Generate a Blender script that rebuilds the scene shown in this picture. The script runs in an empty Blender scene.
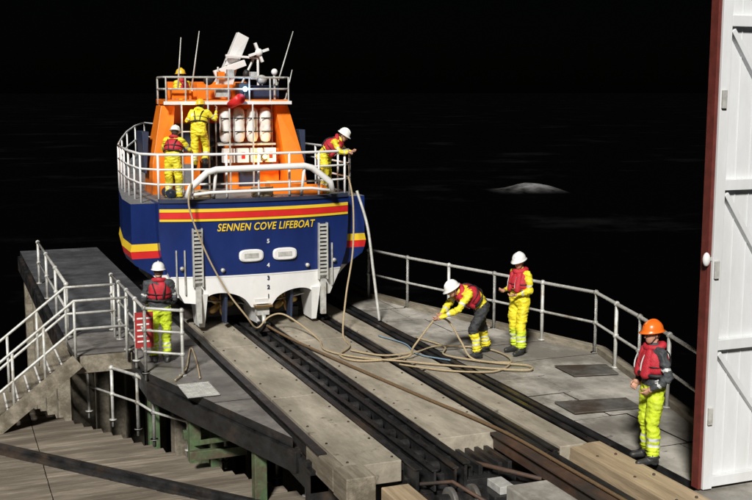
import bpy, bmesh, math, random
from mathutils import Vector, Matrix, noise
random.seed(7)
S=bpy.context.scene
COL=S.collection
S.view_settings.view_transform='Standard'
try: S.view_settings.look='None'
except: pass
S.view_settings.exposure=0

# ---------------------------------------------------------------- materials
MATS={}
def pmat(name,col,rough=.6,metal=0.,var=.18,scale=6.,bump=.15,stretch=(1,1,1),col2=None,thr=(.45,.62),spec=.5,bdist=.01,rvar=0.,speck=None):
    if name in MATS: return MATS[name]
    m=bpy.data.materials.new(name); m.use_nodes=True
    nt=m.node_tree; N=nt.nodes; L=nt.links
    b=N['Principled BSDF']
    tc=N.new('ShaderNodeTexCoord'); mp=N.new('ShaderNodeMapping'); mp.inputs['Scale'].default_value=stretch
    L.new(tc.outputs['Object'],mp.inputs['Vector'])
    n1=N.new('ShaderNodeTexNoise'); n1.inputs['Scale'].default_value=scale; n1.inputs['Detail'].default_value=7; n1.inputs['Roughness'].default_value=.65
    L.new(mp.outputs['Vector'],n1.inputs['Vector'])
    r=N.new('ShaderNodeValToRGB')
    c=Vector(col)
    lo=[max(0,x*(1-var)) for x in c]; hi=[min(1,x*(1+var)) for x in c]
    r.color_ramp.elements[0].position=.32; r.color_ramp.elements[1].position=.68
    r.color_ramp.elements[0].color=(*lo,1); r.color_ramp.elements[1].color=(*hi,1)
    L.new(n1.outputs['Fac'],r.inputs['Fac'])
    out=r.outputs['Color']
    def mix(scl,t0,t1,colr,vec,o,det=8):
        n2=N.new('ShaderNodeTexNoise'); n2.inputs['Scale'].default_value=scl; n2.inputs['Detail'].default_value=det; n2.inputs['Roughness'].default_value=.72
        L.new(vec,n2.inputs['Vector'])
        r2=N.new('ShaderNodeValToRGB'); r2.color_ramp.elements[0].position=t0; r2.color_ramp.elements[1].position=t1
        L.new(n2.outputs['Fac'],r2.inputs['Fac'])
        mx=N.new('ShaderNodeMixRGB'); mx.inputs['Color2'].default_value=(*colr,1)
        L.new(r2.outputs['Color'],mx.inputs['Fac']); L.new(o,mx.inputs['Color1']); return mx.outputs['Color']
    if col2: out=mix(scale*.28,thr[0],thr[1],col2,mp.outputs['Vector'],out)
    if speck: out=mix(speck[1],.60,.66,speck[0],tc.outputs['Object'],out,10)
    L.new(out,b.inputs['Base Color'])
    b.inputs['Roughness'].default_value=rough; b.inputs['Metallic'].default_value=metal
    b.inputs['Specular IOR Level'].default_value=spec
    if rvar>0:
        mr=N.new('ShaderNodeMapRange'); mr.inputs['From Min'].default_value=.35; mr.inputs['From Max'].default_value=.65
        mr.inputs['To Min'].default_value=max(.05,rough-rvar); mr.inputs['To Max'].default_value=min(1,rough+rvar)
        L.new(n1.outputs['Fac'],mr.inputs['Value']); L.new(mr.outputs['Result'],b.inputs['Roughness'])
    if bump>0:
        n3=N.new('ShaderNodeTexNoise'); n3.inputs['Scale'].default_value=scale*5; n3.inputs['Detail'].default_value=6
        L.new(mp.outputs['Vector'],n3.inputs['Vector'])
        bp=N.new('ShaderNodeBump'); bp.inputs['Strength'].default_value=bump; bp.inputs['Distance'].default_value=bdist
        L.new(n3.outputs['Fac'],bp.inputs['Height']); L.new(bp.outputs['Normal'],b.inputs['Normal'])
    MATS[name]=m; return m
def emat(name,col,s):
    m=bpy.data.materials.new(name); m.use_nodes=True
    b=m.node_tree.nodes['Principled BSDF']; b.inputs['Base Color'].default_value=(*col,1)
    b.inputs['Emission Color'].default_value=(*col,1); b.inputs['Emission Strength'].default_value=s
    MATS[name]=m; return m

conc=pmat('weathered_concrete',(.40,.36,.285),.6,0,.28,3,.7,(1,.3,1),(.22,.19,.145),(.42,.66),rvar=.2,speck=((.13,.11,.09),5))
conc2=pmat('platform_concrete',(.21,.20,.185),.55,0,.4,2.2,.7,(1,1,1),(.11,.10,.095),(.42,.62),rvar=.2,speck=((.07,.065,.06),4))
conc3=pmat('slab_concrete',(.38,.36,.32),.55,0,.35,1.7,.7,(1,.7,1),(.20,.185,.16),(.46,.56),rvar=.25,speck=((.12,.11,.1),3.5))
walkdim=pmat('walkway_concrete_dimmed',(.085,.088,.095),.6,0,.4,2.2,.6,(1,1,1),(.04,.04,.045),(.42,.62))  # colour darkened to stand in for light falling off along the far walkway
boards=pmat('weathered_boards',(.24,.205,.16),.7,0,.4,3,.6,(.4,2.5,1),(.12,.10,.075),(.42,.6))
freshwood=pmat('fresh_timber',(.44,.34,.22),.6,0,.25,4,.4,(4,.3,4),(.28,.21,.13),(.45,.62))
oldwood=pmat('old_timber',(.24,.21,.16),.75,0,.35,4,.5,(3,.4,3),(.12,.10,.07),(.45,.62))
dsteel=pmat('dark_steel',(.026,.026,.027),.40,.3,.5,5,.4,(1,.5,1),(.08,.055,.04),(.52,.68),rvar=.15)
rust=pmat('rusty_steel',(.10,.055,.035),.7,.2,.4,5,.4,(1,.6,1),(.05,.04,.033),(.42,.58))
galv=pmat('galvanised_steel',(.52,.52,.49),.45,.2,.25,9,.15,col2=(.28,.24,.18),thr=(.55,.70))
green=pmat('green_paint',(.08,.13,.06),.6,0,.4,5,.3,col2=(.08,.06,.04),thr=(.45,.58))
wpaint=pmat('white_paint',(.80,.80,.79),.35,0,.04,3,.05,col2=(.66,.65,.61),thr=(.55,.8))
doorp=pmat('door_white_paint',(.74,.76,.78),.45,0,.05,1.5,.08,(1,1,.25),col2=(.56,.57,.56),thr=(.48,.72))
hullw=pmat('hull_white',(.76,.76,.75),.35,0,.08,2,.05,(1,1,.5),col2=(.46,.44,.39),thr=(.5,.70))
hullb=pmat('hull_blue',(.009,.024,.125),.28,0,.2,2,.04,(1,1,.4),col2=(.014,.032,.15),thr=(.5,.75))
orange=pmat('wheelhouse_orange',(.85,.20,.012),.4,0,.12,3,.05,col2=(.6,.13,.012),thr=(.52,.75))
red=pmat('stripe_red',(.62,.02,.02),.45,0,.1,3,.03)
yel=pmat('stripe_yellow',(.80,.55,.03),.45,0,.06,3,.03)
navy=pmat('dark_navy',(.03,.04,.075),.4,0,.2,3,.05)
grey=pmat('deck_grey',(.16,.17,.18),.7,0,.2,5,.2)
black=pmat('black_rubber',(.012,.012,.013),.6,0,.2,8,.2)
rope_m=pmat('rope_fibre',(.42,.33,.20),.85,0,.25,60,.6)
rope_b=pmat('rope_blue_fibre',(.18,.28,.38),.85,0,.25,60,.6)
wire=pmat('winch_wire',(.20,.13,.07),.6,.3,.3,50,.5)
bronze=pmat('bronze',(.35,.22,.08),.35,.8,.2,8,.1)
rustred=pmat('red_oxide_paint',(.13,.025,.018),.6,0,.25,8,.2)
raftm=pmat('raft_canister_white',(.74,.74,.72),.5,0,.1,6,.35,col2=(.5,.5,.48),thr=(.55,.7))
glass=pmat('dark_glass',(.01,.012,.015),.08,0,.1,3,0)
signm=pmat('sign_red',(.36,.03,.03),.5,0,.1,6,.02)
hiviz=pmat('hi_vis_yellow_green',(.58,.72,.03),.6,0,.16,10,.7,col2=(.36,.42,.05),thr=(.55,.75))
gold=pmat('oilskin_yellow',(.80,.68,.03),.5,0,.16,10,.7,col2=(.52,.42,.04),thr=(.55,.75))
jdark=pmat('dark_jacket',(.05,.055,.06),.7,0,.3,12,.5)
trdark=pmat('dark_trousers',(.025,.027,.03),.7,0,.3,12,.5)
vest=pmat('life_jacket_red',(.48,.02,.035),.65,0,.25,14,.7)
refl=pmat('reflective_tape',(.62,.64,.62),.35,.1,.06,20,.1)
skin=pmat('skin',(.52,.28,.19),.55,0,.06,20,.1)
hair=pmat('hair',(.06,.04,.025),.8,0,.3,60,.5)
helw=pmat('helmet_white',(.82,.82,.80),.25,0,.03,5,.02)
helo=pmat('helmet_orange',(.85,.16,.015),.3,0,.05,5,.02)
hely=pmat('helmet_yellow',(.8,.5,.03),.3,0,.05,5,.02)
boot=pmat('boot_rubber',(.03,.03,.03),.5,0,.2,12,.2)

# ---------------------------------------------------------------- mesh builder
class B:
    def __init__(s): s.v=[];s.f=[];s.m=[];s.sm=[];s.mats=[]
    def mi(s,m):
        if m not in s.mats: s.mats.append(m)
        return s.mats.index(m)
    def add(s,vs,fs,m,smooth=False):
        o=len(s.v); s.v+= [Vector(p) for p in vs]
        k=s.mi(m)
        for f in fs: s.f.append([i+o for i in f]); s.m.append(k); s.sm.append(smooth)
    def box(s,a,b,m):
        x0,y0,z0=a;x1,y1,z1=b
        s.add([(x0,y0,z0),(x1,y0,z0),(x1,y1,z0),(x0,y1,z0),(x0,y0,z1),(x1,y0,z1),(x1,y1,z1),(x0,y1,z1)],
              [(0,3,2,1),(4,5,6,7),(0,1,5,4),(1,2,6,5),(2,3,7,6),(3,0,4,7)],m)
    def beam(s,p,q,w,h,m,up=(0,0,1)):
        p=Vector(p);q=Vector(q);d=(q-p).normalized();u=Vector(up)
        sd=d.cross(u)
        if sd.length<1e-4: sd=d.cross(Vector((0,1,0)))
        sd.normalize();u=sd.cross(d).normalized()
        vs=[]
        for c in (p,q):
            for a,b_ in ((-1,-1),(1,-1),(1,1),(-1,1)): vs.append(c+sd*a*w/2+u*b_*h/2)
        s.add(vs,[(0,1,2,3),(7,6,5,4),(0,4,5,1),(1,5,6,2),(2,6,7,3),(3,7,4,0)],m)
    def loft(s,rings,m,smooth=True,caps=True):
        n=len(rings[0]);vs=[p for r in rings for p in r];fs=[]
        for i in range(len(rings)-1):
            for j in range(n):
                fs.append((i*n+j,i*n+(j+1)%n,(i+1)*n+(j+1)%n,(i+1)*n+j))
        if caps: fs.append(tuple(range(n))[::-1]); fs.append(tuple((len(rings)-1)*n+j for j in range(n)))
        s.add(vs,fs,m,smooth)
    def tube(s,pts,r,m,n=8,caps=True):
        pts=[Vector(p) for p in pts]
        if not isinstance(r,(list,tuple)): r=[r]*len(pts)
        rings=[];prev=None
        for i,p in enumerate(pts):
            a=pts[max(0,i-1)];b_=pts[min(len(pts)-1,i+1)];d=(b_-a)
            if d.length<1e-6: d=Vector((0,0,1))
            d.normalize()
            if prev is None:
                t=Vector((0,0,1)) if abs(d.z)<.9 else Vector((1,0,0))
                u=d.cross(t).normalized()
            else:
                u=(prev-d*prev.dot(d)).normalized()
            prev=u;w=d.cross(u)
            rings.append([p+(u*math.cos(k*2*math.pi/n)+w*math.sin(k*2*math.pi/n))*r[i] for k in range(n)])
        s.loft(rings,m,True,caps)
    def caps(s,a,b_,ra,rb,m,n=12):
        a=Vector(a);b_=Vector(b_);d=(b_-a)
        if d.length<1e-5: d=Vector((0,0,.001))
        d.normalize()
        P=[];R=[]
        for t in (-1,-.92,-.7,-.38): P.append(a+d*ra*t);R.append(max(ra*math.sqrt(max(0,1-t*t)),.0005))
        P.append(a);R.append(ra);P.append(b_);R.append(rb)
        for t in (.38,.7,.92,1): P.append(b_+d*rb*t);R.append(max(rb*math.sqrt(max(0,1-t*t)),.0005))
        s.tube(P,R,m,n)
    def ell(s,c,r,m,M=None,n=16,k=10):
        c=Vector(c);M=M or Matrix.Identity(3)
        rings=[]
        for i in range(k+1):
            t=-math.pi/2+math.pi*i/k
            t=max(-1.54,min(1.54,t))
            rings.append([c+M@Vector((r[0]*math.cos(t)*math.cos(2*math.pi*j/n),r[1]*math.cos(t)*math.sin(2*math.pi*j/n),r[2]*math.sin(t))) for j in range(n)])
        s.loft(rings,m,True,True)
    def prism(s,poly,z0,z1,m,side=None):
        n=len(poly)
        vs=[(x,y,z1) for x,y in poly]
        s.add(vs,[tuple(range(n))],m)
        vs=[(x,y,z0) for x,y in poly]+[(x,y,z1) for x,y in poly]
        s.add(vs,[(i,(i+1)%n,n+(i+1)%n,n+i) for i in range(n)]+[tuple(range(n))[::-1]],side or m)
    def make(s,name,parent=None,bevel=0,loc=None):
        me=bpy.data.meshes.new(name); me.from_pydata([tuple(v) for v in s.v],[],s.f)
        for m in s.mats: me.materials.append(m)
        for p,k,sm in zip(me.polygons,s.m,s.sm): p.material_index=k; p.use_smooth=sm
        bm=bmesh.new();bm.from_mesh(me)
        if bevel: bmesh.ops.remove_doubles(bm,verts=bm.verts,dist=1e-5)
        bmesh.ops.recalc_face_normals(bm,faces=bm.faces);bm.to_mesh(me);bm.free()
        o=bpy.data.objects.new(name,me);COL.objects.link(o)
        if parent: o.parent=parent
        if bevel:
            md=o.modifiers.new('bevel','BEVEL');md.width=bevel;md.segments=2;md.limit_method='ANGLE'
        return o
def empty(name,loc=(0,0,0),rz=0,sc=1):
    e=bpy.data.objects.new(name,None);COL.objects.link(e);e.location=loc;e.rotation_euler=(0,0,rz);e.scale=(sc,sc,sc);e.empty_display_size=.1;return e

# ---------------------------------------------------------------- camera
cam=bpy.data.cameras.new('camera');co=bpy.data.objects.new('camera',cam);COL.objects.link(co)
co.location=(0,0,4.6);co.rotation_euler=(math.radians(90-8.276),0,-math.radians(21.62))
cam.sensor_fit='HORIZONTAL';cam.sensor_width=36;cam.lens=52.66;cam.clip_end=5000;cam.clip_start=.1
S.camera=co

# ---------------------------------------------------------------- world + sun
w=bpy.data.worlds.new('World');S.world=w;w.use_nodes=True
N=w.node_tree.nodes;L=w.node_tree.links
sky=N.new('ShaderNodeTexSky');sky.sky_type='NISHITA';sky.sun_disc=False
SE=math.radians(38);SAZ=math.radians(212)
sky.sun_elevation=SE;sky.sun_rotation=SAZ
L.new(sky.outputs['Color'],N['Background'].inputs['Color']);N['Background'].inputs['Strength'].default_value=.00015
sl=bpy.data.lights.new('sun','SUN');sl.energy=5.0;sl.angle=math.radians(8);sl.color=(1,.965,.91)
so=bpy.data.objects.new('sun',sl);COL.objects.link(so)
sd=Vector((math.sin(SAZ)*math.cos(SE),math.cos(SAZ)*math.cos(SE),math.sin(SE)))
so.rotation_euler=sd.to_track_quat('Z','Y').to_euler();so.location=sd*60

# ---------------------------------------------------------------- sea
seam=bpy.data.materials.new('night_sea');seam.use_nodes=True
N=seam.node_tree.nodes;L=seam.node_tree.links;b=N['Principled BSDF']
tc=N.new('ShaderNodeTexCoord');n1=N.new('ShaderNodeTexNoise');n1.inputs['Scale'].default_value=.05;n1.inputs['Detail'].default_value=9;n1.inputs['Roughness'].default_value=.7
mp=N.new('ShaderNodeMapping');mp.inputs['Scale'].default_value=(1,1.3,1);mp.inputs['Rotation'].default_value=(0,0,.3)
L.new(tc.outputs['Object'],mp.inputs['Vector']);L.new(mp.outputs['Vector'],n1.inputs['Vector'])
r=N.new('ShaderNodeValToRGB');r.color_ramp.elements[0].position=.56;r.color_ramp.elements[0].color=(.0004,.0004,.0006,1);r.color_ramp.elements[1].position=.85;r.color_ramp.elements[1].color=(.012,.012,.012,1)
L.new(n1.outputs['Fac'],r.inputs['Fac']);L.new(r.outputs['Color'],b.inputs['Base Color']);b.inputs['Roughness'].default_value=.6;b.inputs['Specular IOR Level'].default_value=.03
bp=N.new('ShaderNodeBump');bp.inputs['Strength'].default_value=.3;bp.inputs['Distance'].default_value=.3
n2=N.new('ShaderNodeTexNoise');n2.inputs['Scale'].default_value=.5;n2.inputs['Detail'].default_value=6;L.new(mp.outputs['Vector'],n2.inputs['Vector'])
L.new(n2.outputs['Fac'],bp.inputs['Height']);L.new(bp.outputs['Normal'],b.inputs['Normal'])
q=B();q.add([(-2500,-300,-6),(2500,-300,-6),(2500,3500,-6),(-2500,3500,-6)],[(0,1,2,3)],seam);q.make('sea')
# breaking wave crest: low swell with thin spray that thins out at its edges
sp=bpy.data.materials.new('spray_foam');sp.use_nodes=True
N=sp.node_tree.nodes;L=sp.node_tree.links;b=N['Principled BSDF'];b.inputs['Base Color'].default_value=(.24,.24,.245,1);b.inputs['Roughness'].default_value=1;b.inputs['Specular IOR Level'].default_value=0
at=N.new('ShaderNodeAttribute');at.attribute_name='dens'
tc=N.new('ShaderNodeTexCoord');n1=N.new('ShaderNodeTexNoise');n1.inputs['Scale'].default_value=.7;n1.inputs['Detail'].default_value=6;n1.inputs['Roughness'].default_value=.55
L.new(tc.outputs['Object'],n1.inputs['Vector'])
mu=N.new('ShaderNodeMath');mu.operation='MULTIPLY';L.new(at.outputs['Fac'],mu.inputs[0])
mr=N.new('ShaderNodeMapRange');mr.inputs['From Min'].default_value=.3;mr.inputs['From Max'].default_value=.62;L.new(n1.outputs['Fac'],mr.inputs['Value']);L.new(mr.outputs['Result'],mu.inputs[1])
L.new(mu.outputs[0],b.inputs['Alpha'])
q=B();nx,ny=100,36;vs=[];fs=[];dens=[]
for j in range(ny+1):
    for i in range(nx+1):
        x=(i/nx-.5)*9;y=(j/ny-.5)*7
        e=max(0,1-(x/4.5)**2)*max(0,1-(y/3.5)**2)
        h=1.15*e*(.8+.3*noise.noise(Vector((x*.4,y*.4,3)))+.05*noise.noise(Vector((x*1.6,y*1.6,1))))*(.7+.13*x)-.04
        vs.append((x,y,h));dens.append(max(0,min(1,e**1.6*1.3*(.6+.16*x))))
for j in range(ny):
    for i in range(nx): a=j*(nx+1)+i;fs.append((a,a+1,a+nx+2,a+nx+1))
q.add(vs,fs,sp,True);o=q.make('breaking_wave');o.location=(57.0,102,-5.95);o.rotation_euler=(0,0,-.15)
at_=o.data.attributes.new('dens','FLOAT','POINT')
for i,dv in enumerate(dens): at_.data[i].value=dv

# ---------------------------------------------------------------- slipway and platform
YF=26
def strip(x0,x1,y0,y1,z0,z1,m,step,B_,gap=.012,jit=.006):
    y=y0
    while y<y1-.1:
        e=min(y1,y+step*random.uniform(.9,1.1))
        if y1-e<.5: e=y1
        dz=random.uniform(-jit,jit)
        B_.box((x0,y,z0),(x1,e-gap,z1+dz),m);y=e
q=B();strip(4.46,5.2,12.25,YF,-.28,0,conc,3.4,q)
for y in [12.4+.8*i for i in range(16)]:
    for x in (4.53,5.13): q.tube([(x,y,-.01),(x,y,.012)],.018,dsteel,8)
q.make('slipway_plank',bevel=.012)
q=B();strip(6.0,6.96,12.85,YF,-.28,0,conc,3.4,q)
for y in [13+.8*i for i in range(16)]:
    for x in (6.07,6.88): q.tube([(x,y,-.01),(x,y,.012)],.018,dsteel,8)
q.make('slipway_plank',bevel=.012)
q=B();strip(7.32,7.74,11.95,YF,-.25,0.0,conc,4.2,q);q.make('slipway_plank',bevel=.012)
def track(x0,x1,y0,rails,name,zb=-.24,sleep=.55):
    q=B();q.box((x0+.005,y0,zb-.3),(x1-.005,YF,zb),dsteel)
    y=y0+.15
    while y<YF-.2:
        q.box((x0+.01,y,zb),(x1-.01,y+.12,zb+.07),dsteel);y+=sleep
    for rx,rw,zt in rails:
        q.box((rx-rw/2,y0-.1,zb+.05),(rx+rw/2,YF,zt-.03),dsteel);q.box((rx-rw*.9,y0-.12,zt-.03),(rx+rw*.9,YF+.01,zt),dsteel)
    return q.make(name,bevel=.004)
track(4.2,4.46,12.9,[(4.33,.07,.02)],'slipway_rail_track')
q=B();q.box((5.205,11.9,-.75),(5.995,YF,-.34),dsteel)
y=12.1
while y<YF-.3:
    q.box((5.22,y,-.34),(5.98,y+.14,-.2),dsteel)
    q.tube([(5.53,y+.07,-.12),(5.67,y+.07,-.12)],.07,dsteel,12)
    q.box((5.22,y+.2,-.16),(5.40,y+.24,-.06),dsteel);q.box((5.80,y+.2,-.16),(5.98,y+.24,-.06),dsteel)
    y+=.48
for rx in (5.27,5.93):
    q.box((rx-.02,11.9,-.33),(rx+.02,YF,-.03),dsteel);q.box((rx-.05,11.88,-.03),(rx+.05,YF,-.005),dsteel)
for rx in (5.46,5.74): q.box((rx-.015,11.8,-.3),(rx+.015,YF,-.045),dsteel);q.box((rx-.04,11.8,-.045),(rx+.04,YF,-.02),dsteel)
q.make('keelway_track',bevel=.004)
track(6.96,7.32,12.0,[(7.05,.05,.02),(7.22,.05,.0)],'slipway_rail_track')
track(7.74,8.1,11.9,[(7.83,.05,.02),(8.0,.05,.01)],'slipway_rail_track')
# left platform
q=B()
q.prism([(3.02,17.65),(3.60,15.65),(4.195,15.65),(4.195,19.4),(3.02,19.4)],-.14,0,conc2,dsteel)
q.prism([(3.604,15.64),(4.195,13.6),(4.195,15.64)],-.14,-.006,conc2,dsteel)
q.prism([(2.02,19.41),(4.195,19.41),(4.195,21.2),(2.02,21.2)],-.14,0.003,conc2,dsteel)
q.prism([(2.02,21.21),(4.195,21.21),(4.195,33),(2.02,33)],-.16,-.004,walkdim,dsteel)
q.beam((3.0,17.7,-.3),(4.22,13.45,-.3),.08,.3,dsteel)
q.beam((3.02,17.7,-.3),(3.02,20.6,-.3),.08,.3,dsteel)
q.beam((2.0,19.36,-.16),(3.0,19.36,-.16),.08,.3,oldwood)
q.beam((2.0,20.7,-.35),(2.0,33,-.35),.1,.4,dsteel)
q.box((3.28,15.95,.004),(3.78,16.75,.012),black)
for i in range(11): q.box((3.28,15.96+i*.075,.012),(3.78,15.985+i*.075,.03),galv)
for i in range(6): q.box((3.28+i*.095,15.95,.013),(3.295+i*.095,16.75,.028),galv)
q.make('slipway_platform',bevel=.006)
q=B()
for x,y in ((3.5,16.6),(4.0,14.6),(3.9,16.9),(3.2,18.5),(4.1,18.6)):
    q.box((x-.09,y-.09,-6.5),(x+.09,y+.09,-.15),green)
q.box((3.4,16.9,-.95),(4.3,17.0,-.8),green);q.box((3.3,16.0,-1.0),(4.2,16.1,-.85),green)
q.beam((3.5,16.55,-.9),(4.0,14.7,-.25),.08,.08,green)
for y in (21,24,27,30,33):
    for x in (2.3,4.2,6.5,8.6): q.box((x-.2,y-.2,-6.5),(x+.2,y+.2,-.6),oldwood)
q.make('platform_support_posts',bevel=.01)
# right deck
outer=[(9.2,9.7),(9.40,11.5),(10.15,14.2),(10.68,16.2),(9.95,18.7),(9.18,21.2),(8.85,22.5),(8.7,26)]
def xo(y):
    for (a,b_),(c,d) in zip(outer,outer[1:]):
        if b_<=y<=d: return a+(c-a)*(y-b_)/(d-b_)
    return outer[-1][0]
q=B();ys=[10.05,11.5,12.9,14.2,15.2,16.2,17.4,18.7,20,21.2,22.5,26]
for i in range(len(ys)-1):
    y0,y1=ys[i]+.008,ys[i+1]-.008
    xm=8.11+ (.75+.15*math.sin(i*2.1))
    dz=random.uniform(-.008,.008)
    q.prism([(8.11,y0),(xm-.01,y0),(xm-.01,y1),(8.11,y1)],-.2,dz,conc3,dsteel)
    dz=random.uniform(-.01,.012)
    q.prism([(xm,y0),(xo(y0),y0),(xo(y1),y1),(xm,y1)],-.2,dz,conc3,dsteel)
q.make('slipway_apron',bevel=.01)
q=B()
for (a,b_),(c,d) in zip(outer[:-1],outer[1:]): q.beam((a+.02,b_,-.06),(c+.02,d,-.06),.16,.34,oldwood)
q.make('edge_kerb_timber',bevel=.012)
plate=pmat('plate_steel',(.14,.135,.125),.5,.2,.3,4,.3,col2=(.08,.06,.045),thr=(.45,.6))
q=B()
q.prism([(8.25,13.1),(9.3,13.0),(9.38,13.5),(8.27,13.7)],.014,.04,plate)
q.prism([(9.35,14.9),(10.1,14.75),(10.25,15.35),(9.4,15.6)],.016,.035,plate)
q.make('deck_cover_plate',bevel=.004)
q=B();q.box((7.34,8.4,-.24),(7.585,11.75,.06),freshwood);q.box((7.6,8.4,-.24),(7.85,11.85,.05),freshwood)
for y in (8.9,9.7,10.5,11.3):
    for x in (7.46,7.73): q.tube([(x,y,.04),(x,y,.072)],.02,rust,8)
q.make('timber_beam',bevel=.012)
q=B();q.box((6.78,8.5,-.2),(6.95,12.8,-.02),rust);q.box((6.74,8.5,-.02),(6.99,12.82,0.012),rust)
q.make('steel_channel_beam',bevel=.006)
q=B();q.box((7.02,8.5,-.5),(7.31,11.9,-.16),dsteel);q.box((7.1,8.5,-.16),(7.2,11.9,-.03),dsteel);q.make('winch_rail',bevel=.006)
q=B();q.box((7.87,8.6,-.25),(9.25,10.03,-.005),conc3);q.make('threshold_slab',bevel=.015)
q=B();q.box((4.28,11.75,-.32),(4.66,12.23,.03),oldwood);q.box((4.28,12.24,-.3),(4.45,13.3,.0),oldwood);q.make('timber_buffer',bevel=.015)
q=B();q.box((4.72,11.15,-.34),(5.08,11.75,-.12),freshwood);q.box((4.70,11.2,-.6),(5.1,11.7,-.345),oldwood);q.make('timber_packing_block',bevel=.015)
q=B()
q.box((5.3,11.2,-.95),(6.0,11.8,-.45),dsteel);q.box((5.95,11.9,-.8),(6.65,12.7,-.25),dsteel)
q.box((6.05,11.35,-.9),(6.7,11.8,-.3),dsteel);q.box((6.15,11.4,-.3),(6.35,11.75,-.2),galv)
q.tube([(5.35,11.5,-.35),(6.0,11.5,-.35)],.12,dsteel,16);q.tube([(5.5,11.5,-.35),(5.56,11.5,-.35)],.2,plate,18);q.tube([(5.8,11.5,-.35),(5.86,11.5,-.35)],.2,plate,18)
q.tube([(6.1,12.6,-.2),(6.3,11.8,-.1),(6.7,11.35,-.15)],.03,rust,8)
q.tube([(5.3,12.0,-.25),(5.6,11.6,-.12),(5.9,11.2,-.3)],.025,rust,8)
q.box((5.2,11.85,-1.1),(7.0,12.2,-.76),conc2)
for k in range(5): q.box((6.02+k*.14,12.0,-.25),(6.08+k*.14,12.7,-.12),dsteel)
q.make('winch_gear',bevel=.008)
q=B();q.box((6.12,9.2,-.6),(6.68,11.2,-.10),conc3);q.make('concrete_block',bevel=.02)
q=B();q.box((4.3,8,-2.2),(11,13.5,-1.7),conc2);q.box((4.2,12.9,-2.2),(8.1,13.1,-.3),dsteel);q.make('pit_floor')
# lower deck
q=B()
y=9.5
while y<21.4:
    y1=y+.24
    xr=4.9 if y<14 else (4.9-(y-14)*.55 if y<20 else 1.6-(y-20)*.4)
    q.box((-6,y,-1.3),(1.25,y1-.014,-1.2+random.uniform(-.012,.012)),boards)
    q.box((1.265,y,-1.3),(xr,y1-.014,-1.2+random.uniform(-.012,.012)),boards);y=y1
q.make('lower_deck',bevel=.004)
q=B();q.beam((-1.5,20.9,-1.17),(4.3,13.8,-1.17),.34,.05,dsteel);q.beam((-1.5,20.94,-1.13),(4.3,13.84,-1.13),.06,.05,dsteel);q.make('lower_rail_track')

# ---------------------------------------------------------------- railings
def railing(name,path,h=1.08,mids=(.36,.72),r=.024,m=galv,spacing=1.3,ball=True):
    q=B();pts=[Vector(p) for p in path]
    top=[p+Vector((0,0,h)) for p in pts];q.tube(top,r,m,10)
    for k in mids: q.tube([p+Vector((0,0,h*k)) for p in pts],r*.8,m,8)
    for a,b_ in zip(pts,pts[1:]):
        n=max(1,round((b_-a).length/spacing))
        for i in range(n+1):
            p=a.lerp(b_,i/n)
            q.tube([p-Vector((0,0,.12)),p+Vector((0,0,h+.01))],r*1.05,m,10)
            if ball:
                for k in list(mids)+[1]: q.ell(p+Vector((0,0,h*k)),(r*1.7,)*3,m,n=10,k=6)
            q.tube([p,p+Vector((0,0,.015))],.07,m,10)
    return q.make(name)
railing('safety_railing',[(8.78,22.6,0),(9.12,21.2,0),(9.88,18.7,0),(10.6,16.25,0),(10.08,14.2,0),(9.35,11.7,0),(9.15,10.3,0)],mids=(.5,),spacing=1.25,r=.03)
railing('safety_railing',[(2.95,21.3,0),(2.97,17.75,0),(3.5,17.35,0)],mids=(.33,.66),spacing=.85,r=.026)
railing('safety_railing',[(2.08,27.2,0),(2.08,21.0,0)],mids=(.5,),spacing=2.0,r=.03,h=1.0)
railing('safety_railing',[(2.3,20.0,-1.2),(2.95,18.6,-1.2),(3.1,17.9,-1.2),(3.95,16.4,-1.2),(4.5,15.4,-1.2),(4.85,13.6,-1.2)],mids=(.5,),spacing=.9,r=.028,h=.95)
q=B()
q.box((2.86,18.02,.36),(3.16,18.045,.96),signm)
for z,l in ((.86,.24),(.76,.2),(.66,.24),(.56,.16),(.47,.2)): q.box((2.89,18.012,z-.013),(2.89+l,18.019,z+.013),wpaint)
q.make('warning_sign')
q=B();n=8
for i in range(n):
    x=2.0-(i+.5)*.185;z=-(i+1)*1.2/n*.98
    q.box((x-.13,19.28,z-.03),(x+.1,20.62,z+.01),oldwood);q.box((x-.132,19.28,z+.0105),(x-.1,20.62,z+.014),wpaint)
for y in (19.22,20.68): q.beam((2.05,y,-.06),(.5,y,-1.24),.06,.26,oldwood)
q.make('staircase',bevel=.006)
for y in (19.24,20.66):
    q=B()
    for hh in (1.0,.5):
        q.tube([(2.93,y,hh),(2.02,y,hh),(.45,y,hh-1.22),(.2,y,hh-1.24)],.026,galv,10)
    for x,zb in ((2.9,0),(2.02,0),(1.5,-.42),(.97,-.83),(.45,-1.2)): q.tube([(x,y,zb-.1),(x,y,zb+1.0)],.026,galv,10)
    q.make('stair_handrail')

# ---------------------------------------------------------------- boathouse door
q=B()
dx0,dx1,dy,zt=7.96,11.4,10.0,7.2
q.box((dx0+.05,dy+.02,.05),(dx1,dy+.06,zt),doorp)
q.box((dx0,dy-.03,.02),(dx0+.045,dy+.10,zt),rustred)
q.box((dx0+.047,dy-.06,.02),(dx0+.17,dy+.018,zt),doorp)
for z in (.1,1.72,3.55,5.35,6.95): q.box((dx0+.172,dy-.055,z-.06),(dx1,dy+.018,z+.06),doorp)
for x in (9.35,10.7): q.box((x-.05,dy-.05,.04),(x+.05,dy+.016,zt),doorp)
for z0,z1 in ((.17,1.65),(1.79,3.48),(3.62,5.28),(5.42,6.88)):
    q.beam((dx0+.2,dy-.015,z1-.03),(9.28,dy-.015,z0+.03),.06,.07,doorp,up=(0,1,0))
    q.beam((9.42,dy-.015,z0+.03),(10.63,dy-.015,z1-.03),.06,.07,doorp,up=(0,1,0))
x=dx0+.36
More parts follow.
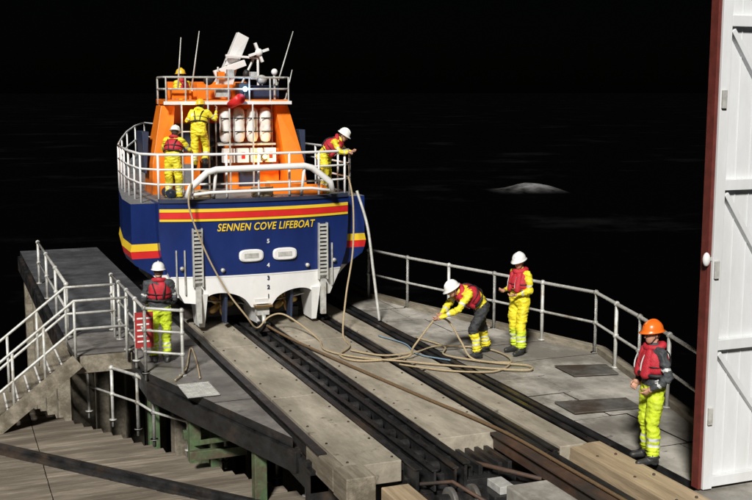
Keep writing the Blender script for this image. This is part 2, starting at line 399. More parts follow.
while x<dx1:
    q.box((x,dy+.010,.16),(x+.012,dy+.019,zt),doorp);x+=.19
q.ell((dx0-.03,dy-.04,2.72),(.045,.04,.08),wpaint);q.beam((dx0-.03,dy-.02,2.72),(dx0+.1,dy-.02,2.72),.04,.04,galv)
for z in (.9,2.6,4.5): q.box((dx0+.06,dy-.09,z-.1),(dx0+.12,dy-.061,z+.1),galv)
q.make('boathouse_door',bevel=.006)

# ---------------------------------------------------------------- lifeboat
boat=empty('lifeboat',(5.66,20.3,0))
def halfw(z):
    P=[(0.0,1.25),(.55,1.45),(1.08,1.72),(1.45,1.86),(2.0,1.9),(2.55,1.9)]
    for (a,b_),(c,d) in zip(P,P[1:]):
        if z<=c: return b_+(d-b_)*(z-a)/(c-a)
    return 1.9
def cy(x): return .32*(abs(x)/1.9)**2.4
def zb(t):
    x=abs(t)*1.45;z=.42+.16*(x/1.45)
    d=abs(x-.66)
    if d<.42: z+=.26*math.sqrt(1-(d/.42)**2)
    return z
q=B();nt_=56
front=[];back=[]
for t_i in range(nt_+1):
    t=-1+2*t_i/nt_;cf=[];cb=[]
    z0=zb(t)
    for k in range(17):
        z=z0+(1.08-z0)*k/6 if k<6 else 1.08+(2.52-1.08)*(k-6)/10
        x=t*halfw(z);cf.append((x,cy(x)-.10*(z-1)*.3,z));cb.append((x,1.0,z))
    front.append(cf);back.append(cb)
vs=[p for c in front for p in c]
for k0,k1,m in [(0,6,hullw),(6,16,hullb)]:
    q.add(vs,[(i*17+k,(i+1)*17+k,(i+1)*17+k+1,i*17+k+1) for i in range(nt_) for k in range(k0,k1)],m,True)
for i in range(nt_): q.add([front[i][0],front[i+1][0],back[i+1][0],back[i][0]],[(0,1,2,3)],hullw,True)
for i in (0,nt_):
    for k in range(16): q.add([front[i][k],front[i][k+1],back[i][k+1],back[i][k]],[(0,1,2,3)],hullw if k<6 else hullb,True)
for i in range(nt_): q.add([front[i][16],front[i+1][16],back[i+1][16],back[i][16]],[(0,1,2,3)],grey,False)
q.make('stern',boat)
st=[(.58,2.36,2.47),(1.6,2.36,2.48),(3.4,2.15,2.5),(5.5,1.8,2.55),(7.5,1.42,2.62),(9.4,1.0,2.7),(11.3,.5,2.8),(12.6,.04,2.88)]
q=B();rings=[]
for y,hw,sh in st:
    f=hw/2.33;g=max(0,1-f);prof=[(0,.38+.5*g),(.9,.5),(1.5,.62),(1.95,1.08),(2.28,1.3),(2.33,1.42),(2.36,1.56),(2.33,1.70),(2.33,sh)]
    pr=[(x*f,z) for x,z in prof]
    rings.append([(x,y,z) for x,z in pr]+[(-x,y,z) for x,z in pr[::-1][:-1]])
nn=len(rings[0]);mm=[hullw,hullw,hullw,hullb,hullb,red,yel,hullb]
vs=[p for r_ in rings for p in r_]
for j in range(nn):
    jj=j if j<8 else (None if j==8 else nn-1-j)
    m=grey if jj is None else mm[min(jj,7)]
    q.add(vs,[(i*nn+j,i*nn+(j+1)%nn,(i+1)*nn+(j+1)%nn,(i+1)*nn+j) for i in range(len(rings)-1)],m,False)
for sgn in (1,-1):
    pr=[p for p in rings[0][:9]]
    for (a,b_),m in zip(zip(pr,pr[1:]),mm):
        if a[2]<.9: m=hullw
        xa,xb=sgn*a[0],sgn*b_[0]
        ia=sgn*min(1.6,a[0]*.9);ib=sgn*min(1.6,b_[0]*.9)
        q.add([(ia,.579,a[2]),(xa,.579,a[2]),(xb,.579,b_[2]),(ib,.579,b_[2])],[(0,1,2,3)],m)
q.make('hull',boat)
q=B()
def ribbon(z0,z1,m,x0=-1.88,x1=1.88,off=.018,th=.03):
    n=30;rings=[]
    for i in range(n+1):
        x=x0+(x1-x0)*i/n;y=cy(x)-.03*(z0-1)-off
        rings.append([(x,y,z0),(x,y+th,z0),(x,y+th,z1),(x,y,z1)])
    q.loft(rings,m,False)
ribbon(2.325,2.385,yel);ribbon(2.20,2.318,red);ribbon(2.15,2.193,yel)
ribbon(2.50,2.57,navy,off=.03,th=.12)
ribbon(1.065,1.09,hullw,-1.7,1.7,.008,.012)
q.make('stern_stripes',boat)
def text(s_,x,z,size,m,name,y=None,shear=.25,sx=1.):
    c=bpy.data.curves.new(name,'FONT');c.body=s_;c.size=size;c.align_x='CENTER';c.align_y='CENTER';c.shear=shear;c.extrude=.003;c.offset=.003;c.space_character=1.08
    o=bpy.data.objects.new(name,c);COL.objects.link(o)
    bpy.context.view_layer.update();dg=bpy.context.evaluated_depsgraph_get();me=bpy.data.meshes.new_from_object(o.evaluated_get(dg))
    bpy.data.objects.remove(o)
    for v in me.vertices:
        lx,lz,ly=v.co.x*sx,v.co.y,v.co.z
        X=x+lx;Z=z+lz
        v.co=(X,cy(X)-.03*(Z-1)-.016-ly,Z)
    me.materials.clear();me.materials.append(m)
    o=bpy.data.objects.new(name,me);COL.objects.link(o);o.parent=boat
text('SENNEN COVE LIFEBOAT',.12,2.015,.20,yel,'stern_lettering',sx=.80)
for s_,z in (('5',1.72),('4',1.25),('3',1.0),('2',.82),('1',.64)): text(s_,.14,z,.11,hullw if z>1.1 else navy,'draught_mark',shear=0)
q=B()
for x in (-.2,.47):
    z=1.46;ring=[]
    for rr,yy in ((1,-.005),(1,-.035),(.86,-.05)):
        ring.append([(x+rr*.24*math.copysign(abs(math.cos(a))**.6,math.cos(a)),cy(x)-.014+yy,z+rr*.12*math.copysign(abs(math.sin(a))**.6,math.sin(a))) for a in [k*math.pi/12 for k in range(24)]])
    q.loft(ring,hullw,False)
    q.box((x-.14,cy(x)-.07,z-.045),(x+.14,cy(x)-.065,z+.045),galv)
for x in (-1.22,1.28):
    for i in range(14): q.box((x-.085,cy(x)-.10,.98+i*.075),(x+.085,cy(x)-.04,1.02+i*.075),galv)
    for dx in (-.085,.085): q.box((x+dx-.012,cy(x)-.11,.9),(x+dx+.012,cy(x)-.03,2.02),galv)
    q.box((x-.05,cy(x)-.1,.2),(x+.05,cy(x)-.02,.9),galv)
for sx_ in (-1,1):
    x=sx_*1.13
    q.loft([[(x-.09,.05,.75),(x+.09,.05,.75),(x+.09,.9,.75),(x-.09,.9,.75)],[(x-.05,.2,.08),(x+.05,.2,.08),(x+.05,.7,.08),(x-.05,.7,.08)]],hullw,False)
    x=sx_*.66
    q.loft([[(x-.03,.15,.72),(x+.03,.15,.72),(x+.03,.5,.72),(x-.03,.5,.72)],[(x-.02,.22,.12),(x+.02,.22,.12),(x+.02,.46,.12),(x-.02,.46,.12)]],navy,False)
    q.tube([(x,.55,.42),(x,.75,.42)],.05,bronze,12)
    for k in range(5):
        a=k*2*math.pi/5
        q.ell((x+.15*math.cos(a),.65,.42+.15*math.sin(a)),(.13,.02,.07),bronze,Matrix.Rotation(-a,3,'Y'),10,6)
q.loft([[(-.14,.0,.6),(.14,.0,.6),(.14,1.5,.5),(-.14,1.5,.5)],[(-.07,.1,.1),(.07,.1,.1),(.07,1.5,.02),(-.07,1.5,.02)]],hullw,False)
q.box((-.12,-.12,.30),(.12,.05,.5),galv);q.box((-.17,-.2,.46),(.17,-.02,.5),bronze);q.tube([(0,-.15,.3),(0,-.15,.02)],.04,galv,10)
q.box((-.1,-.25,-.0),(.1,-.02,.16),dsteel)
for x,z in ((-1.5,1.25),(1.55,1.25),(-.75,1.2),(.95,1.2)): q.tube([(x,cy(x)-.06,z),(x,cy(x),z)],.04,galv,12)
for x in (-1.6,-1.45,1.5): q.box((x-.012,cy(x)-.05,.75),(x+.012,cy(x)-.02,1.6),galv)
q.make('stern_fittings',boat)
q=B()
for x in (-.95,.95):
    q.box((x-.08,.9,.0),(x+.08,8,.22),dsteel)
    for y in (1.2,3,5,7): q.box((x-.14,y,.22),(x+.14,y+.3,.55),dsteel)
q.box((-1.3,1.0,.1),(1.3,1.2,.3),dsteel);q.box((-1.3,4,.1),(1.3,4.2,.3),dsteel)
q.make('launching_cradle',boat,bevel=.01)
q=B();rl=wpaint
ZD=2.50
def arc(z,x=1.86,n=16): 
    return [(-x+2*x*i/n,cy(-x+2*x*i/n)+.07,z) for i in range(n+1)]
for z,r_ in ((3.40,.026),(3.12,.02),(2.84,.02)):
    q.tube([(-2.0,4.3,z),(-2.14,2.2,z),(-2.12,.8,z)]+arc(z)+[(2.12,.8,z),(2.14,2.2,z),(2.0,4.3,z)],r_,rl,8)
for x in (-1.86,-1.25,-.62,0,.62,1.25,1.86): q.tube([(x,cy(x)+.07,ZD),(x,cy(x)+.07,3.4)],.024,rl,8)
for y in (.8,1.5,2.2,2.9,3.6,4.3):
    for s_ in (-1,1):
        xx=2.12 if y<2.3 else 2.14-.14*(y-2.2)/2.1
        q.tube([(s_*xx,y,2.45),(s_*xx,y,3.4)],.022,rl,8)
q.tube([(-1.42,-.1,2.62),(-1.36,-.12,2.8),(-1.05,-.14,3.08),(-.88,-.14,3.13),(.85,-.14,3.16),(1.0,-.14,3.12),(1.38,-.12,2.84),(1.44,-.1,2.64)],.062,rl,12)
q.tube([(-1.42,-.1,2.66),(-1.0,-.1,2.7),(1.0,-.1,2.72),(1.44,-.1,2.66)],.03,rl,8)
for x in (-.88,.85): q.tube([(x,-.14,3.13),(x,.1,2.5)],.03,rl,8)
for s_ in (-1,1):
    pts=[(s_*2.0,4.3,3.4),(s_*1.7,6.2,3.35),(s_*1.35,8,3.4),(s_*.95,9.7,3.5),(s_*.45,11.4,3.6),(0,12.5,3.65)]
    for dz in (0,-.4): q.tube([(a,b_,c+dz) for a,b_,c in pts],.022,rl,8)
    for a,b_,c in pts: q.tube([(a,b_,c-.95),(a,b_,c)],.02,rl,8)
q.make('guard_rails',boat)
q=B()
for cx,cy_,n_ in ((.2,.55,5),(-1.0,.7,4)):
    q.tube([(cx+(.2+.012*math.sin(k*3))*math.cos(k*.35),cy_+.2*math.sin(k*.35),2.54+.035*k*.35/6.28) for k in range(int(n_*18))],.018,rope_m,8)
q.caps((1.45,.6,2.62),(.95,.9,2.62),.11,.11,orange,14);q.caps((-1.5,1.0,2.6),(-1.5,1.5,2.6),.1,.1,navy,14)
q.box((.55,1.2,2.45),(1.05,1.6,2.75),orange)
q.make('deck_gear',boat)
# wheelhouse
q=B()
q.loft([[(-1.5,3.1,2.4),(1.5,3.1,2.4),(1.3,3.12,4.3),(-1.3,3.12,4.3)],[(-1.1,5.6,2.4),(1.1,5.6,2.4),(.9,5.3,4.3),(-.9,5.3,4.3)],[(-.9,7.0,2.4),(.9,7.0,2.4),(.8,6.6,3.2),(-.8,6.6,3.2)]],orange,False)
for s_ in (-1,1):
    q.loft([[(s_*1.66,2.15,2.42),(s_*1.26,2.2,2.42),(s_*1.26,3.09,2.42),(s_*1.66,3.09,2.42)],
            [(s_*1.62,2.25,3.1),(s_*1.22,2.3,3.1),(s_*1.22,3.09,3.1),(s_*1.62,3.09,3.1)],
            [(s_*1.36,2.55,4.28),(s_*1.08,2.55,4.28),(s_*1.08,3.09,4.28),(s_*1.36,3.09,4.28)]],orange,False)
    q.loft([[(s_*1.70,2.5,2.9),(s_*1.73,2.5,2.9),(s_*1.73,3.3,2.9),(s_*1.70,3.3,2.9)],[(s_*1.62,2.6,3.75),(s_*1.76,2.6,3.75),(s_*1.76,3.3,3.75),(s_*1.62,3.3,3.75)]],navy,False)
q.box((-.42,3.02,2.5),(.05,3.07,3.9),glass);q.box((-1.0,3.0,3.3),(-.6,3.07,3.9),navy)
q.box((.1,2.75,2.44),(1.2,3.08,3.35),orange);q.box((-1.25,2.9,2.44),(-.5,3.08,3.2),orange)
q.box((.3,2.735,2.55),(.72,2.75,3.0),navy);q.box((-1.1,2.885,2.6),(-.7,2.9,3.05),grey)
q.prism([(-1.32,2.3),(1.32,2.3),(1.3,3.4),(.95,5.3),(-.95,5.3),(-1.3,3.4)],4.305,4.40,orange)
q.box((-1.36,2.26,4.3),(1.36,2.295,4.37),wpaint)
for x in (-1.0,-.45,.0,.5): q.tube([(x,2.25,2.5),(x,2.25,4.3)],.02,galv,8)
for z in (3.3,3.75): q.tube([(-1.0,2.25,z),(-.45,2.25,z)],.018,galv,8)
q.make('wheelhouse',boat,bevel=.03)
q=B()
for i in range(4):
    x=-.02+i*.29
    q.loft([[(x+.125*rr*math.cos(a),2.55+.15*rr*math.sin(a),z) for a in [k*math.pi/8 for k in range(16)]] for rr,z in ((.3,3.5),(.75,3.53),(.98,3.62),(1,3.8),(.93,3.86),(1,3.92),(1,4.1),(.8,4.2),(.35,4.24))],raftm,True)
    q.box((x-.13,2.385,3.72),(x+.13,2.395,3.745),black);q.box((x-.13,2.385,4.0),(x+.13,2.395,4.025),black)
q.box((-.2,2.7,3.46),(1.05,2.73,3.5),galv);q.box((-.2,2.45,3.44),(1.05,2.7,3.48),galv);q.box((-.2,2.71,4.15),(1.05,2.74,4.19),galv)
for x in (-.2,1.03): q.box((x,2.7,3.0),(x+.03,2.73,4.3),galv)
for x in (-.1,.2,.5,.8):
    q.box((x,2.4,3.08),(x+.24,2.6,3.38),raftm);q.box((x+.08,2.392,3.16),(x+.16,2.399,3.3),red if x in(.2,.8) else orange)
q.make('liferaft_rack',boat,bevel=.01)
q=B()
for z in (4.62,4.86):
    q.tube([(-1.05,4.6,z),(-1.3,3.2,z),(-1.32,2.4,z),(-1.2,2.3,z),(1.2,2.3,z),(1.32,2.4,z),(1.3,3.2,z),(1.05,4.6,z)],.022,galv,8)
for x in (-1.3,-.9,-.45,0,.45,.9,1.3): q.tube([(x,2.3,4.3),(x,2.3,4.87)],.018,galv,8)
for y,x in ((3.2,1.3),(3.9,1.175),(4.6,1.05)):
    for s_ in (-1,1): q.tube([(s_*x,y,4.3),(s_*x,y,4.87)],.018,galv,8)
q.box((-1.15,2.42,4.42),(-.75,2.7,4.62),orange);q.box((.55,2.5,4.41),(1.15,3.2,4.7),navy);q.box((-.5,3.0,4.41),(.5,3.8,4.72),orange)
q.box((-.95,3.9,4.41),(.9,4.2,4.78),orange)
q.box((.25,2.4,4.41),(.5,2.7,4.75),black);q.ell((.8,2.6,4.82),(.12,.1,.1),galv);q.ell((-.35,2.6,4.8),(.11,.1,.1),black)
q.box((-.25,2.35,4.45),(.05,2.5,4.62),galv);q.tube([(1.05,2.5,4.4),(1.05,2.5,4.95)],.03,galv,8);q.ell((1.05,2.48,4.98),(.07,.07,.07),raftm)
for x,z in ((-.7,4.5),(.1,4.95),(.6,4.9),(-.1,4.9)): q.box((x-.06,2.5,z-.08),(x+.08,2.65,z+.08),galv if x>0 else orange)
q.make('upper_steering_position',boat,bevel=.008)
q=B()
q.loft([[(.0,3.9,4.5),(.46,3.9,4.5),(.46,4.3,4.5),(.0,4.3,4.5)],[(.30,3.85,5.1),(.60,3.85,5.1),(.60,4.1,5.1),(.30,4.1,5.1)],[(.60,3.7,5.86),(.84,3.7,5.74),(.84,3.9,5.74),(.60,3.9,5.86)]],wpaint,False)
q.beam((.05,3.75,4.95),(.75,3.75,5.2),.1,.14,wpaint);q.beam((.3,3.7,5.35),(1.05,3.7,5.3),.08,.05,wpaint)
q.tube([(1.03,3.7,4.6),(1.03,3.7,5.4)],.03,wpaint,8)
for a in (.35,.35+math.pi/2): q.beam((1.03-.24*math.cos(a),3.62,5.42-.22*math.sin(a)),(1.03+.24*math.cos(a),3.62,5.42+.22*math.sin(a)),.06,.085,wpaint,up=(0,1,0))
q.ell((1.03,3.6,5.42),(.09,.07,.09),wpaint)
q.box((.33,3.84,5.0),(.5,3.86,5.25),black)
q.tube([(.55,3.75,4.5),(.95,3.75,5.3)],.03,galv,8)
q.tube([(.1,3.6,4.5),(.1,3.6,5.1)],.025,galv,8);q.ell((.75,3.65,4.95),(.08,.08,.1),black)
q.make('mast',boat,bevel=.008)
q=B()
for a,b_ in (((-.89,3.2,4.4),(-.78,3.2,5.7)),((-.57,3.4,4.4),(-.34,3.4,5.85)),((1.22,3.2,4.4),(1.73,3.3,5.88)),((1.3,2.6,4.3),(1.48,2.6,5.03))):
    q.tube([a,b_],[.022,.01],galv,8);q.tube([a,Vector(a).lerp(Vector(b_),.15)],.035,raftm,8)
q.make('aerials',boat)
q=B();q.ell((.37,2.35,4.62),(.055,.055,.055),emat('blue_lamp',(.35,.65,1),4));q.tube([(.37,2.4,4.38),(.37,2.4,4.57)],.03,black,8);q.make('blue_beacon',boat)
q=B();q.loft([[(.02+.08*math.cos(a),2.22,4.30+.08*math.sin(a)) for a in [k*math.pi/6 for k in range(12)]],[(.2+.11*math.cos(a),2.12,4.42+.11*math.sin(a)) for a in [k*math.pi/6 for k in range(12)]]],red,True);q.make('loudhailer',boat)
q=B();q.ell((.76,2.28,3.2),(.05,.04,.045),emat('deck_lamp',(1,.45,.1),12));q.box((.7,2.33,3.12),(.82,2.4,3.28),black);q.make('deck_lamp',boat)
for nm,p,c,e in (('deck_lamp_light',(5.66+.76,20.3+2.15,3.2),(1,.5,.15),18),('blue_beacon_light',(5.66+.37,20.3+2.22,4.64),(.35,.6,1),5),('cockpit_lamp_light',(5.66-.8,20.3+2.2,4.1),(1,.65,.3),14)):
    l=bpy.data.lights.new(nm,'POINT');l.energy=e;l.color=c;l.shadow_soft_size=.08;o=bpy.data.objects.new(nm,l);COL.objects.link(o);o.location=p

# ---------------------------------------------------------------- ropes
def smooth(pts,n=10):
    P=[Vector(p) for p in pts];P=[P[0]]+P+[P[-1]];out=[]
    for i in range(1,len(P)-2):
        for k in range(n):
            t=k/n;a,b_,c,d=P[i-1],P[i],P[i+1],P[i+2]
            out.append(.5*((2*b_)+(c-a)*t+(2*a-5*b_+4*c-d)*t*t+(3*b_-a-3*c+d)*t**3))
    out.append(P[-2]);return out
def rope(pts,r=.017,m=None,name='mooring_rope'):
    q=B();q.tube(smooth(pts),r,m or rope_m,8);q.make(name)
rope([(4.3,20.1,2.9),(4.22,19.95,2.45),(4.5,19.85,1.6),(4.85,19.8,.9),(5.2,19.75,.4),(5.45,19.9,.12),(5.7,19.95,.3),(5.95,19.9,.35),(6.2,19.6,.2),(6.35,18.9,.03),(6.2,18.1,.03),(6.5,17.4,.03),(7.1,16.8,.04),(7.9,16.1,.04),(8.75,15.45,.05),(8.95,15.7,.05),(8.5,16.15,.04),(8.0,16.9,.04),(8.25,17.5,.04),(8.1,18.4,.03)])
rope([(7.5,20.4,2.9),(7.52,20.2,2.4),(7.4,19.9,1.5),(7.15,19.6,.7),(6.9,19.1,.05),(6.7,18.2,.03),(6.3,17.6,.03),(6.5,17.1,.03),(7.3,17.0,.05),(7.4,16.9,.25),(7.7,16.82,.66),(7.82,16.8,.74),(8.05,16.85,.62),(8.2,16.7,.3),(8.3,16.4,.05),(8.8,16.0,.04)],.018)
rope([(6.6,17.9,.03),(7.0,17.3,.035),(7.6,17.3,.04),(8.2,17.6,.03),(8.9,17.1,.03),(8.9,16.2,.04),(8.3,15.6,.04),(7.6,15.9,.04),(7.0,16.6,.04)],.015)
rope([(7.5,18.8,.03),(7.7,18.0,.03),(7.6,17.2,.03),(7.9,16.5,.05)],.012,rope_b)
rope([(7.75,20.6,2.6),(7.9,20.4,1.9),(7.95,20.2,1.0),(8.0,20.0,.04)],.03,galv,'hose')
rope([(3.3,17.0,.03),(3.6,17.6,.03),(4.0,19.1,.03),(3.9,18.2,.03),(3.7,17.0,.03)],.014)
rope([(5.68,20.1,.12),(5.85,19.0,.06),(6.2,16.9,.035),(6.55,14.8,.03),(6.86,12.8,.045),(6.92,11,.045),(6.96,8.6,.045)],.024,wire,'winch_cable')

# ---------------------------------------------------------------- people
BASE=dict(pel=(0,0,.97),wai=(0,0,1.10),che=(0,.0,1.28),upp=(0,-.01,1.41),nek=(0,0,1.49),hed=(0,.03,1.635),
 shR=(.185,-.01,1.425),shL=(-.185,-.01,1.425),elR=(.26,-.03,1.15),elL=(-.26,-.03,1.15),wrR=(.25,.08,.92),wrL=(-.25,.08,.92),
 hiR=(.095,0,.93),hiL=(-.095,0,.93),knR=(.115,.03,.51),knL=(-.115,.03,.51),anR=(.125,-.02,.10),anL=(-.125,-.02,.10),toR=(.15,.17,.05),toL=(-.15,.17,.05))
def segd(p,a,b_):
    ab=b_-a;t=max(0,min(1,(p-a).dot(ab)/max(ab.length_squared,1e-9)));return (p-a-ab*t).length,t
def person(loc,heading,J={},torso=gold,arms=gold,legs=gold,shins=None,hel=helw,yaw=0,pitch=0,sc=1.,hand=skin,bt=boot,vestm=vest,curl=1.,seed=0,name='lifeboat_crew_member'):
    D={k:Vector(v) for k,v in {**BASE,**J}.items()}
    E=empty(name,loc,heading,sc)
    q=B()
    side=(D['shR']-D['shL']).normalized();hs=(D['hiR']-D['hiL']).normalized()
    keys=['pel','wai','che','upp','nek','hed'];P=[D[k] for k in keys]
    up0=(P[1]-P[0]).normalized()
    secs=[(P[0]-up0*.11,.13,.10,hs),(P[0]-up0*.04,.18,.135,hs),(P[0],.19,.14,hs),(P[1],.18,.135,(hs+side).normalized()),(P[2],.20,.145,side),(P[3],.185,.125,side),(P[3].lerp(P[4],.6),.11,.09,side),(P[4],.065,.065,side),(P[4].lerp(P[5],.6),.058,.06,side)]
    rings=[]
    def ring(c,wd,dp,s_,d,n=20):
        f=d.cross(s_).normalized();s2=f.cross(d).normalized();return [c+s2*wd*math.cos(k*2*math.pi/n)+f*dp*math.sin(k*2*math.pi/n) for k in range(n)]
    dirs=[]
    for i in range(len(secs)):
        a=secs[max(0,i-1)][0];c=secs[min(len(secs)-1,i+1)][0];dirs.append((c-a).normalized())
    for (c,wd,dp,s_),d in zip(secs,dirs): rings.append(ring(c,wd,dp,s_,d))
    q.loft(rings,gold)
    bones=[]
    def limb(a,b_,ra,rb,lab): q.caps(D[a] if isinstance(a,str) else a,D[b_] if isinstance(b_,str) else b_,ra,rb,gold);bones.append((D[a] if isinstance(a,str) else a,D[b_] if isinstance(b_,str) else b_,lab,(ra+rb)/2))
    for s_ in 'RL':
        limb('sh'+s_,'el'+s_,.072,.056,'ua');limb('el'+s_,'wr'+s_,.056,.04,'fa')
        q.caps(D['upp']+(D['sh'+s_]-D['upp'])*.3,D['sh'+s_],.09,.072,gold)
        limb('hi'+s_,'kn'+s_,.108,.084,'th');limb('kn'+s_,'an'+s_,.086,.078,'sn')
        an=D['an'+s_];to=D['to'+s_];limb(an+Vector((0,0,-.04)),to,.055,.042,'bt');q.caps(an+Vector((0,0,.07)),an+Vector((0,-.03,-.05)),.06,.05,gold)
    bones.append((P[0]-up0*.05,P[3],'to',.15));bones.append((P[4],P[5],'nk',.06))
    o=q.make('body_tmp')
    md=o.modifiers.new('r','REMESH');md.mode='VOXEL';md.voxel_size=.014
    md=o.modifiers.new('s','SMOOTH');md.factor=.6;md.iterations=5
    bpy.context.view_layer.update();dg=bpy.context.evaluated_depsgraph_get();me=bpy.data.meshes.new_from_object(o.evaluated_get(dg));bpy.data.objects.remove(o)
    vn=[v.normal.copy() for v in me.vertices]
    lab=[]
    for v,n in zip(me.vertices,vn):
        c=v.co;best=None;bd=9
        for a,b_,l,r_ in bones:
            d,t=segd(c,a,b_);d-=r_
            if d<bd: bd=d;best=(l,t)
        lab.append(best)
        k=.0 if best[0] in('nk','bt') else 1
        so_=Vector((seed*3.1,0,0))
        w_=noise.noise(c*6+so_)*.026+(.5-abs(noise.noise(Vector((c.x*8,c.y*8,c.z*17))+so_))*2)*.016+(.5-abs(noise.noise(Vector((c.x*14+c.z*9,c.y*14,c.z*22))+so_))*2)*.009
        if best[0]=='sn' and best[1]>.7: w_+=.012*math.sin(best[1]*60)
        if best[0]=='fa' and best[1]<.3: w_+=.006*math.sin(best[1]*50)
        v.co=c+n*w_*k
    me.materials.clear();ML=[torso,arms,legs,shins or legs,refl,bt,skin]
    for m in ML: me.materials.append(m)
    for p in me.polygons:
        l,t=lab[p.vertices[0]];p.use_smooth=True
        if l=='to': i=0 if t>.18 else 2
        elif l=='ua': i=4 if .62<t<.74 else 1
        elif l=='fa': i=6 if t>.97 else (4 if .48<t<.60 else 1)
        elif l=='th': i=2
        elif l=='sn': i=5 if t>.90 else (4 if .38<t<.46 or .56<t<.63 else 3)
        elif l=='bt': i=5
        else: i=6
        p.material_index=i
    bo=bpy.data.objects.new('body',me);COL.objects.link(bo);bo.parent=E
    q=B();rr=[]
    VV=[(P[1].lerp(P[2],.15),.205,.155),(P[1].lerp(P[2],.6),.215,.175),(P[2],.218,.182),(P[2].lerp(P[3],.6),.205,.172),(P[3],.185,.15),(P[3].lerp(P[4],.45),.145,.125),(P[3].lerp(P[4],.75),.11,.10)]
    d=(P[3]-P[1]).normalized()
    for c,wd,dp in VV: rr.append(ring(c,wd,dp,side,d,28))
    q.loft(rr,vestm)
    f=d.cross(side).normalized()
    if f.dot(Vector((0,1,0)))<0 and abs(d.z)>.5: f=-f
    if abs(d.z)<=.5 and f.z>0: f=-f
    cn=P[4]+d*(-.01)
    q.tube([cn+side*.10*math.cos(a)+f*.105*math.sin(a)-d*.02*math.sin(a) for a in [k*2*math.pi/16 for k in range(17)]],.042,vestm,10)
    for sx_ in (-1,1):
        q.caps(P[3]+side*.085*sx_+f*.11,P[1].lerp(P[2],.3)+side*.09*sx_+f*.145,.058,.066,vestm)
        q.tube([P[3]+side*.09*sx_+f*.172,P[2]+side*.09*sx_+f*.215,P[1].lerp(P[2],.4)+side*.09*sx_+f*.215],.009,refl,6)
        q.tube([P[3].lerp(P[4],.5)+side*.12*sx_-f*.08,P[3]+side*.11*sx_-f*.15,P[2]+side*.07*sx_-f*.19,P[1].lerp(P[2],.2)+side*.05*sx_-f*.165],.014,black,6)
    q.tube([P[1].lerp(P[2],.25)+side*.222*math.cos(a)+f*.18*math.sin(a) for a in [k*2*math.pi/24 for k in range(25)]],.018,black,6)
    q.tube([P[1].lerp(P[2],.85)+side*.226*math.cos(a)+f*.19*math.sin(a) for a in [k*2*math.pi/24 for k in range(25)]],.008,black,6)
    v_o=q.make('life_jacket')
    for v in v_o.data.vertices: v.co=v.co+v.normal*(noise.noise(v.co*9+Vector((0,seed,0)))*.03)
    md=v_o.modifiers.new('s','SUBSURF');md.levels=1;md.render_levels=1
    v_o.parent=E
    q=B();M=Matrix.Rotation(yaw,3,'Z')@Matrix.Rotation(pitch,3,'X');h=D['hed']
    def H_(x,y,z): return h+M@Vector((x,y,z))
    n=24;rg=[]
    for z,a,b1,fy in ((-.118,.018,.02,.045),(-.108,.042,.045,.03),(-.085,.057,.07,.018),(-.05,.066,.083,.008),(-.01,.073,.09,.0),(.03,.077,.096,-.004),(.07,.072,.092,-.006),(.1,.052,.07,-.006),(.118,.02,.03,-.006)):
        rg.append([H_(a*math.cos(k*2*math.pi/n),fy+b1*math.sin(k*2*math.pi/n)+(.004 if k==6 else 0),z) for k in range(n)])
    q.loft(rg,skin)
    q.caps(H_(0,.088,.005),H_(0,.108,-.03),.009,.014,skin);q.ell(H_(0,.082,-.062),(.024,.012,.006),vest,M)
    for s_ in (-1,1):
        q.ell(H_(s_*.03,.083,.004),(.013,.009,.008),raftm,M);q.ell(H_(s_*.03,.091,.004),(.006,.004,.006),black,M)
        q.caps(H_(s_*.018,.092,.024),H_(s_*.046,.083,.025),.005,.004,hair,8)
        q.ell(H_(s_*.076,-.005,-.008),(.009,.02,.03),skin,M)
        q.tube([H_(s_*.082,-.01,.05),H_(s_*.078,.01,-.04),H_(s_*.05,.045,-.10),H_(0,.06,-.122)],.006,black,6)
    q.ell(H_(0,-.022,.012),(.079,.085,.1),hair,M)
    rg=[];n=28
    for z,a,b1 in ((.028,.128,.158),(.034,.132,.163),(.042,.116,.142),(.06,.114,.138),(.10,.106,.127),(.135,.086,.104),(.158,.056,.07),(.168,.02,.03)):
        row=[]
        for k in range(n):
            an_=k*2*math.pi/n;fr=max(0,math.sin(an_))
            ex=.03*fr**3 if z<.036 else 0
            row.append(H_(a*math.cos(an_),(b1+ex)*math.sin(an_)-.005,z-(.008*fr if z<.036 else 0)))
        rg.append(row)
    q.loft(rg,hel)
    q.tube([H_(0,.13*math.cos(a),.05+.125*math.sin(a)) for a in [k*math.pi/12 for k in range(2,11)]],.012,hel,8)
    q.make('head',E)
    for s_ in 'RL':
        q=B();w_=D['wr'+s_];d=(w_-D['el'+s_]).normalized();sg=1 if s_=='R' else -1
        t=Vector((0,1,0));t=(t-d*t.dot(d))
        if t.length<.3: t=Vector((0,0,1));t=t-d*t.dot(d)
        t.normalize();nn_=d.cross(t)*1
        if nn_.dot(Vector((-sg,0,0)))<0: nn_=-nn_
        def pt(a,b_,c): return w_+d*a+t*b_+nn_*c
        rg=[]
        for a,b1,c1 in ((-.03,.028,.024),(.0,.03,.02),(.03,.04,.018),(.07,.043,.016),(.092,.038,.012)):
            rg.append([pt(a,b1*math.cos(k*math.pi/7),c1*math.sin(k*math.pi/7)) for k in range(14)])
        q.loft(rg,hand)
        for i,(off,ln) in enumerate(((.03,.072),(.01,.08),(-.011,.074),(-.03,.058))):
            a0=.082;pts=[pt(a0,off,0)];ang=0;x_,y_=a0,0
            for f_ in (.45,.32,.23):
                ang+=curl*(.55+.05*i);x_+=ln*f_*math.cos(ang);y_+=ln*f_*math.sin(ang);pts.append(pt(x_,off,y_))
            q.tube(pts,[.0105,.0098,.009,.007],hand,8)
        q.tube([pt(.02,.03,.005),pt(.045,.052,.015),pt(.07,.058,.03),pt(.088,.05,.042)],[.014,.0125,.011,.008],hand,8)
        q.make('hand',E)
    return E

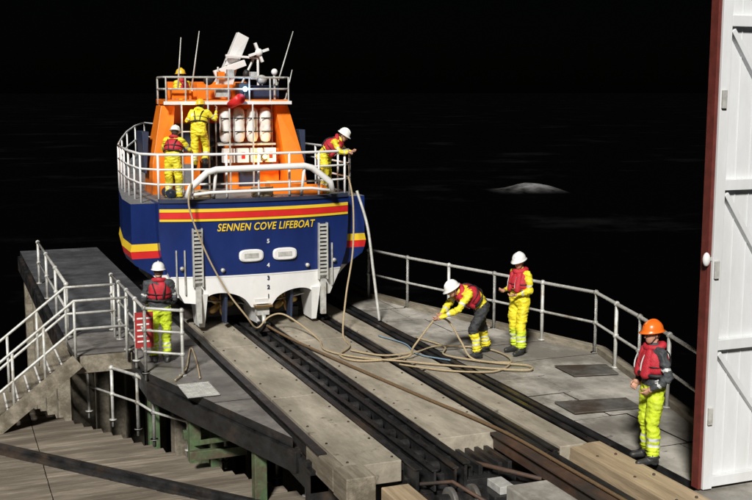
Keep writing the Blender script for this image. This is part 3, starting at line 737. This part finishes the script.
person((3.34,18.4,0.0),math.radians(-8),dict(elR=(.27,.0,1.14),elL=(-.27,.0,1.14),wrR=(.2,.2,1.0),wrL=(-.2,.2,1.0),anR=(.11,-.02,.1),anL=(-.11,-.02,.1)),torso=jdark,arms=jdark,legs=hiviz,sc=.96,seed=1)
person((8.62,16.82,.0),math.radians(92),dict(pel=(0,-.02,.90),wai=(0,.07,1.0),che=(0,.23,1.10),upp=(0,.35,1.15),nek=(0,.42,1.17),hed=(0,.55,1.21),
  shR=(.18,.33,1.14),shL=(-.18,.33,1.14),elR=(.22,.5,.92),elL=(-.2,.52,.9),wrR=(.06,.74,.78),wrL=(-.04,.82,.74),
  hiR=(.1,-.02,.87),hiL=(-.1,-.02,.87),knR=(.14,-.12,.47),knL=(-.15,.22,.50),anR=(.17,-.22,.1),anL=(-.18,.14,.1),toR=(.2,-.04,.05),toL=(-.2,.32,.05)),
  torso=gold,arms=gold,legs=trdark,shins=gold,bt=trdark,pitch=-.5,curl=1.7,seed=2)
person((9.34,16.72,.0),math.radians(105),dict(elR=(.27,-.04,1.15),wrR=(.2,.2,1.12),elL=(-.26,.0,1.14),wrL=(-.12,.22,1.08),anR=(.13,-.05,.1),anL=(-.14,.08,.1),toL=(-.17,.26,.05),knL=(-.12,.08,.5)),torso=gold,arms=gold,legs=gold,shins=hiviz,yaw=.2,pitch=-.25,seed=3,bt=boot)
person((8.07,11.05,.0),math.radians(80),dict(elR=(.28,-.07,1.15),wrR=(.2,.12,.98),elL=(-.29,-.06,1.15),wrL=(-.2,.13,.98),anR=(.15,-.03,.1),anL=(-.14,.05,.1),toL=(-.17,.24,.05)),torso=jdark,arms=jdark,legs=hiviz,hel=helo,yaw=.15,pitch=-.05,seed=4,bt=boot)
person((4.22,21.35,2.42),math.radians(-30),dict(che=(0,.08,1.27),upp=(0,.12,1.38),nek=(0,.15,1.45),hed=(0,.2,1.58),shR=(.18,.11,1.4),shL=(-.18,.11,1.4),elR=(.3,.25,1.2),wrR=(.3,.42,1.1),elL=(-.3,.25,1.2),wrL=(-.25,.42,1.15)),sc=.86,seed=5,pitch=-.3)
person((4.97,22.40,2.95),math.radians(-25),dict(che=(0,.08,1.27),upp=(0,.14,1.38),nek=(0,.18,1.45),hed=(0,.25,1.57),shR=(.18,.13,1.4),shL=(-.18,.13,1.4),elR=(.36,.2,1.25),wrR=(.38,.3,1.45),elL=(-.34,.2,1.2),wrL=(-.3,.42,1.25),knR=(.14,.2,.55),anR=(.14,.0,.25),toR=(.15,.18,.2)),sc=.85,hel=hely,seed=6,vestm=gold)
person((4.95,23.9,3.55),math.radians(30),dict(),sc=.84,hel=hely,torso=gold,seed=7)
person((7.24,21.05,2.42),math.radians(-125),dict(pel=(0,-.05,.95),wai=(0,.03,1.06),che=(0,.17,1.2),upp=(0,.28,1.28),nek=(0,.34,1.33),hed=(0,.43,1.42),shR=(.18,.27,1.28),shL=(-.18,.27,1.28),elR=(.27,.42,1.06),elL=(-.27,.42,1.06),wrR=(.2,.58,1.06),wrL=(-.15,.58,1.06)),sc=.9,pitch=-.55,seed=8,curl=1.8)
